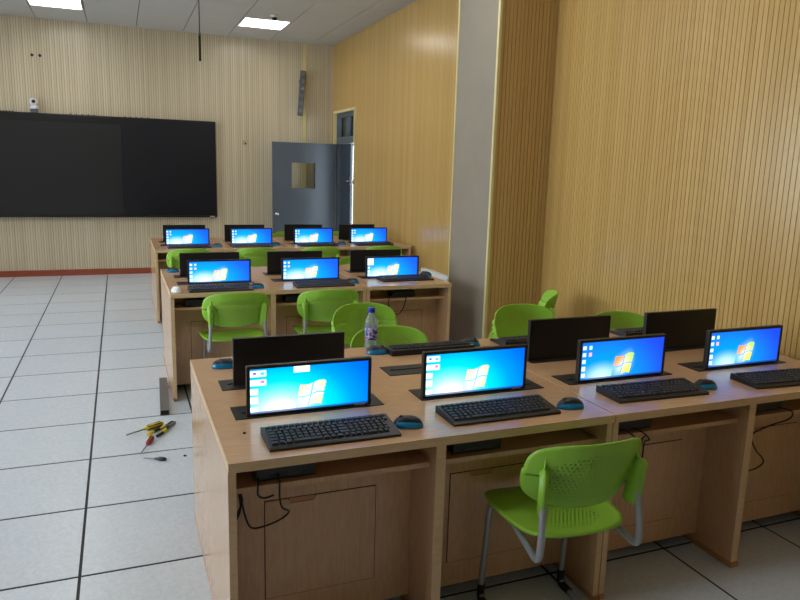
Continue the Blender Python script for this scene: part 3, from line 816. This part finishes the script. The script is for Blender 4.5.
# ------------------------------------------------------------------ front wall equipment
bd = thing('smart_blackboard', 'wide black smart board with display panel on the front wall', 'board', (-.62, YF-.0165, .836), 0)
BW, BH = 2.197, 1.412
fb = MB().box(-BW, BW, -.07, -.006, 0, BH, .018)
obj('board_frame', fb, M['board_frame'], bd)
for s in (-1, 1):
    a, b = (.90, BW-.02) if s > 0 else (-BW+.02, -.90)
    obj('writing_panel', MB().box(a, b, -.0785, -.0705, .035, BH-.03, .003), M['board'], bd)
obj('display', MB().box(-.885, .885, -.0785, -.0705, .035, BH-.115, .002), M['board_screen'], bd)
obj('tray', MB().box(-BW+.05, BW-.05, -.10, -.0705, .006, .03, .004), M['board_frame'], bd)
obj('maker_plate', MB().box(BW-.115, BW-.045, -.1018, -.1003, .012, .022), M['white_gloss'], bd)
for (a, b) in ((-.6, -.45), (.25, .55), (.95, 1.25)):
    for q in range(5): obj('clip', cached('board_clip', lambda: MB().box(-.008, .008, -.05, -.03, BH, BH+.012, .002)), M['board_frame'], bd, (a+(b-a)*q/4, 0, 0))
cm = thing('conference_camera', 'small white camera on top of the black board', 'camera', (-.812, YF-.06, 2.2485), 0)
obj('camera_bracket', MB().box(-.045, .045, -.035, .035, 0, .045, .004), M['speaker'], cm)
obj('camera_base', MB().lathe([(0, .046), (.052, .046), (.056, .052), (.054, .085), (.04, .095), (0, .095)], n=24), M['white_gloss'], cm)
hd = obj('camera_head', MB().lathe([(0, .0955), (.035, .096), (.05, .115), (.054, .14), (.048, .168), (.03, .186), (0, .19)], n=24), M['white_gloss'], cm)
obj('lens', MB().lathe([(0, -.062), (.022, -.06), (.024, -.05), (.024, -.03)], (0, 0, .142), 20, 'y'), M['lens'], hd)
for k, x in enumerate((-.80, -.705)):  # dark discs stand in for the shade inside two small holes
    tag(obj('wall_hole_disc', MB().cyl((x, YF-.024, 3.0), (x, YF-.0162, 3.0), .019, n=16), M['rubber']), 'small dark disc standing in for a hole high on the cream wall, %s of the pair' % ['left', 'right'][k], 'wall hole', 'dark hole discs above the camera')
sk = thing('wall_socket', 'small beige socket on the cream wall left of the door', 'socket', (2.02, YF-.0165, 1.96))
obj('socket_plate', MB().box(-.035, .035, -.008, 0, -.035, .035, .003), M['socket'], sk)
obj('socket_hole', MB().box(-.01, .012, -.0115, -.0101, -.022, .0), M['seam_dark'], sk)
sp = thing('column_speaker', 'slim grey column speaker tilted on the front wall', 'speaker', (2.868, YF-.0165, 2.4))
sp.rotation_euler = (0, 0, 0)
b_ = MB().box(-.04, .04, -.045, .045, 0, .67, .012)
bo = obj('speaker_cabinet', b_, M['speaker'], sp, (-.035, -.13, .0), (math.radians(-7), math.radians(4.5), math.radians(-10)))
for k in range(6):
    obj('grille_ring', cached('grille_ring', lambda: MB().lathe([(.0, -.0462), (.028, -.0462), (.030, -.048), (.032, -.0456)], n=18, axis='y')), M['alu'], bo, (0, 0, .07+.11*k))
obj('wall_bracket', MB().box(-.02, .02, -.045, 0, .50, .53, .004), M['speaker'], sp)

# ceiling fittings
dc = thing('dome_camera', 'tiny dark dome camera on the ceiling by the light', 'camera', (2.10, 6.35, H))
obj('camera_mount', MB().lathe([(0, -.001), (.05, -.001), (.052, -.02), (.045, -.03), (0, -.03)], n=20), M['white_gloss'], dc)
obj('dome', MB().lathe([(.04, -.0305), (.038, -.05), (.025, -.066), (0, -.072)], n=20), M['lens'], dc)
cp = thing('hanging_rod', 'thin dark rod hanging from the ceiling with thicker lower end', 'rod', (1.157, 6.0, H))
obj('rod', MB().cyl((0, 0, -.36), (0, 0, -.0005), .006, n=10), M['rubber'], cp)
obj('collar', MB().cyl((0, 0, -.385), (0, 0, -.3605), .017, n=12), M['alu'], cp)
obj('sleeve', MB().cyl((0, 0, -.67), (0, 0, -.3855), .0135, n=12), M['seam_dark'], cp)

# white box low on the far right wall
wb = thing('wall_trunking', 'white boxed trunking low on the wall between middle desk and column', 'trunking', (XR-.0005, 3.86, .505))
obj('trunking_body', MB().box(-.05, 0, -.47, .47, -.048, .042, .004), M['white_gloss'], wb)
obj('trunking_lid', MB().box(-.056, -.0505, -.465, .465, -.04, .034, .002), M['white_gloss'], wb)

# ------------------------------------------------------------------ tools on the floor
def lying(name, label, cat, p0, p1):
    """a thing lying along the floor from p0 to p1; local x runs along it"""
    d = Vector(p1)-Vector(p0)
    return thing(name, label, cat, (p0[0], p0[1], 0), math.atan2(d.y, d.x), 'tools left on the floor'), d.length
def screwdriver(label, tip, end, r, c1, c2, hl=.42):
    t, L = lying('screwdriver', label, 'screwdriver', tip, end)
    z = r+.0005; a = L*(1-hl)
    obj('shaft', MB().cyl((.012, 0, z), (a+.004, 0, z), r*.28, n=10).cyl((0, 0, z), (.012, 0, z), r*.12, r*.28, n=10), M['steel'], t)
    h = obj('handle', MB().lathe([(0, a), (r*.55, a+.001), (r*.6, a+.012), (r*.95, a+.03), (r, a+.06), (r*.9, L-.014), (r*.5, L), (0, L)], (0, 0, z), 14, 'x'), M[c1], t)
    g = MB()
    for k in range(6):
        q = 2*PI*k/6+.3; g.tube([(a+.025, math.cos(q)*r*.86, z+math.sin(q)*r*.86), (L-.02, math.cos(q)*r*.9, z+math.sin(q)*r*.9)], r*.22, 6)
    obj('grip', g, M[c2], h, kind='stuff')
    return t
screwdriver('yellow and black screwdriver lying on the floor tiles', (.186, 1.463), (.405, 1.612), .017, 'yellow', 'rubber', .52)
screwdriver('red handled screwdriver on the floor below the pliers', (.262, 1.165), (.335, 1.40), .014, 'red', 'rubber', .5)
screwdriver('small purple screwdriver lying apart on the floor', (.272, 1.10), (.392, 1.045), .011, 'purple', 'purple', .52)
pl, L = lying('pliers', 'black and yellow pliers lying on the floor by the desk', 'pliers', (.335, 1.425), (.47, 1.62))
for s in (-1, 1):
    p = catmull([(.0, s*.030, .012), (.05, s*.032, .012), (.11, s*.022, .012), (L-.075, s*.006, .012)], 6)
    hd = obj('handle', MB().tube(p, .0095, 8), M['rubber'] if s < 0 else M['yellow'], pl)
    obj('grip_band', MB().tube(p[7:13], .0105, 8), M['yellow'] if s < 0 else M['rubber'], hd)
    obj('jaw', MB().box(L-.085, L, min(s*.001, s*.016), max(s*.001, s*.016), .003, .021, .003), M['steel'] if s < 0 else M['rubber'], pl)
obj('pivot', MB().cyl((L-.075, 0, .0215), (L-.075, 0, .026), .008, n=12), M['steel'], pl)
br, L = lying('metal_channel', 'grey metal channel bar lying beside the middle desk', 'metal bar', (.427, 1.80), (.458, 2.55))
pr = [(-.028, 0), (.028, 0), (.028, .034), (-.028, .034)]
obj('channel_body', MB().box(.004, L, -.028, .028, .0, .034, .002), M['alu'], br)
obj('end_opening', MB().box(0, .0035, -.025, .025, .003, .031), M['seam_dark'], br)
tag(obj('screw', MB().lathe([(0, 0), (.008, 0), (.009, .004), (.004, .007), (0, .007)], (.493, 1.084, 0.0003), 12), M['rubber']), 'tiny dark screw on the floor by the front desk', 'screw')
tag(obj('cable_stub', MB().lathe([(0, 0), (.005, 0), (.005, .004), (0, .0055)], (.56, -.60, .7603), 10), M['rubber']), 'tiny black peg on the desktop left of the front keyboard', 'peg')
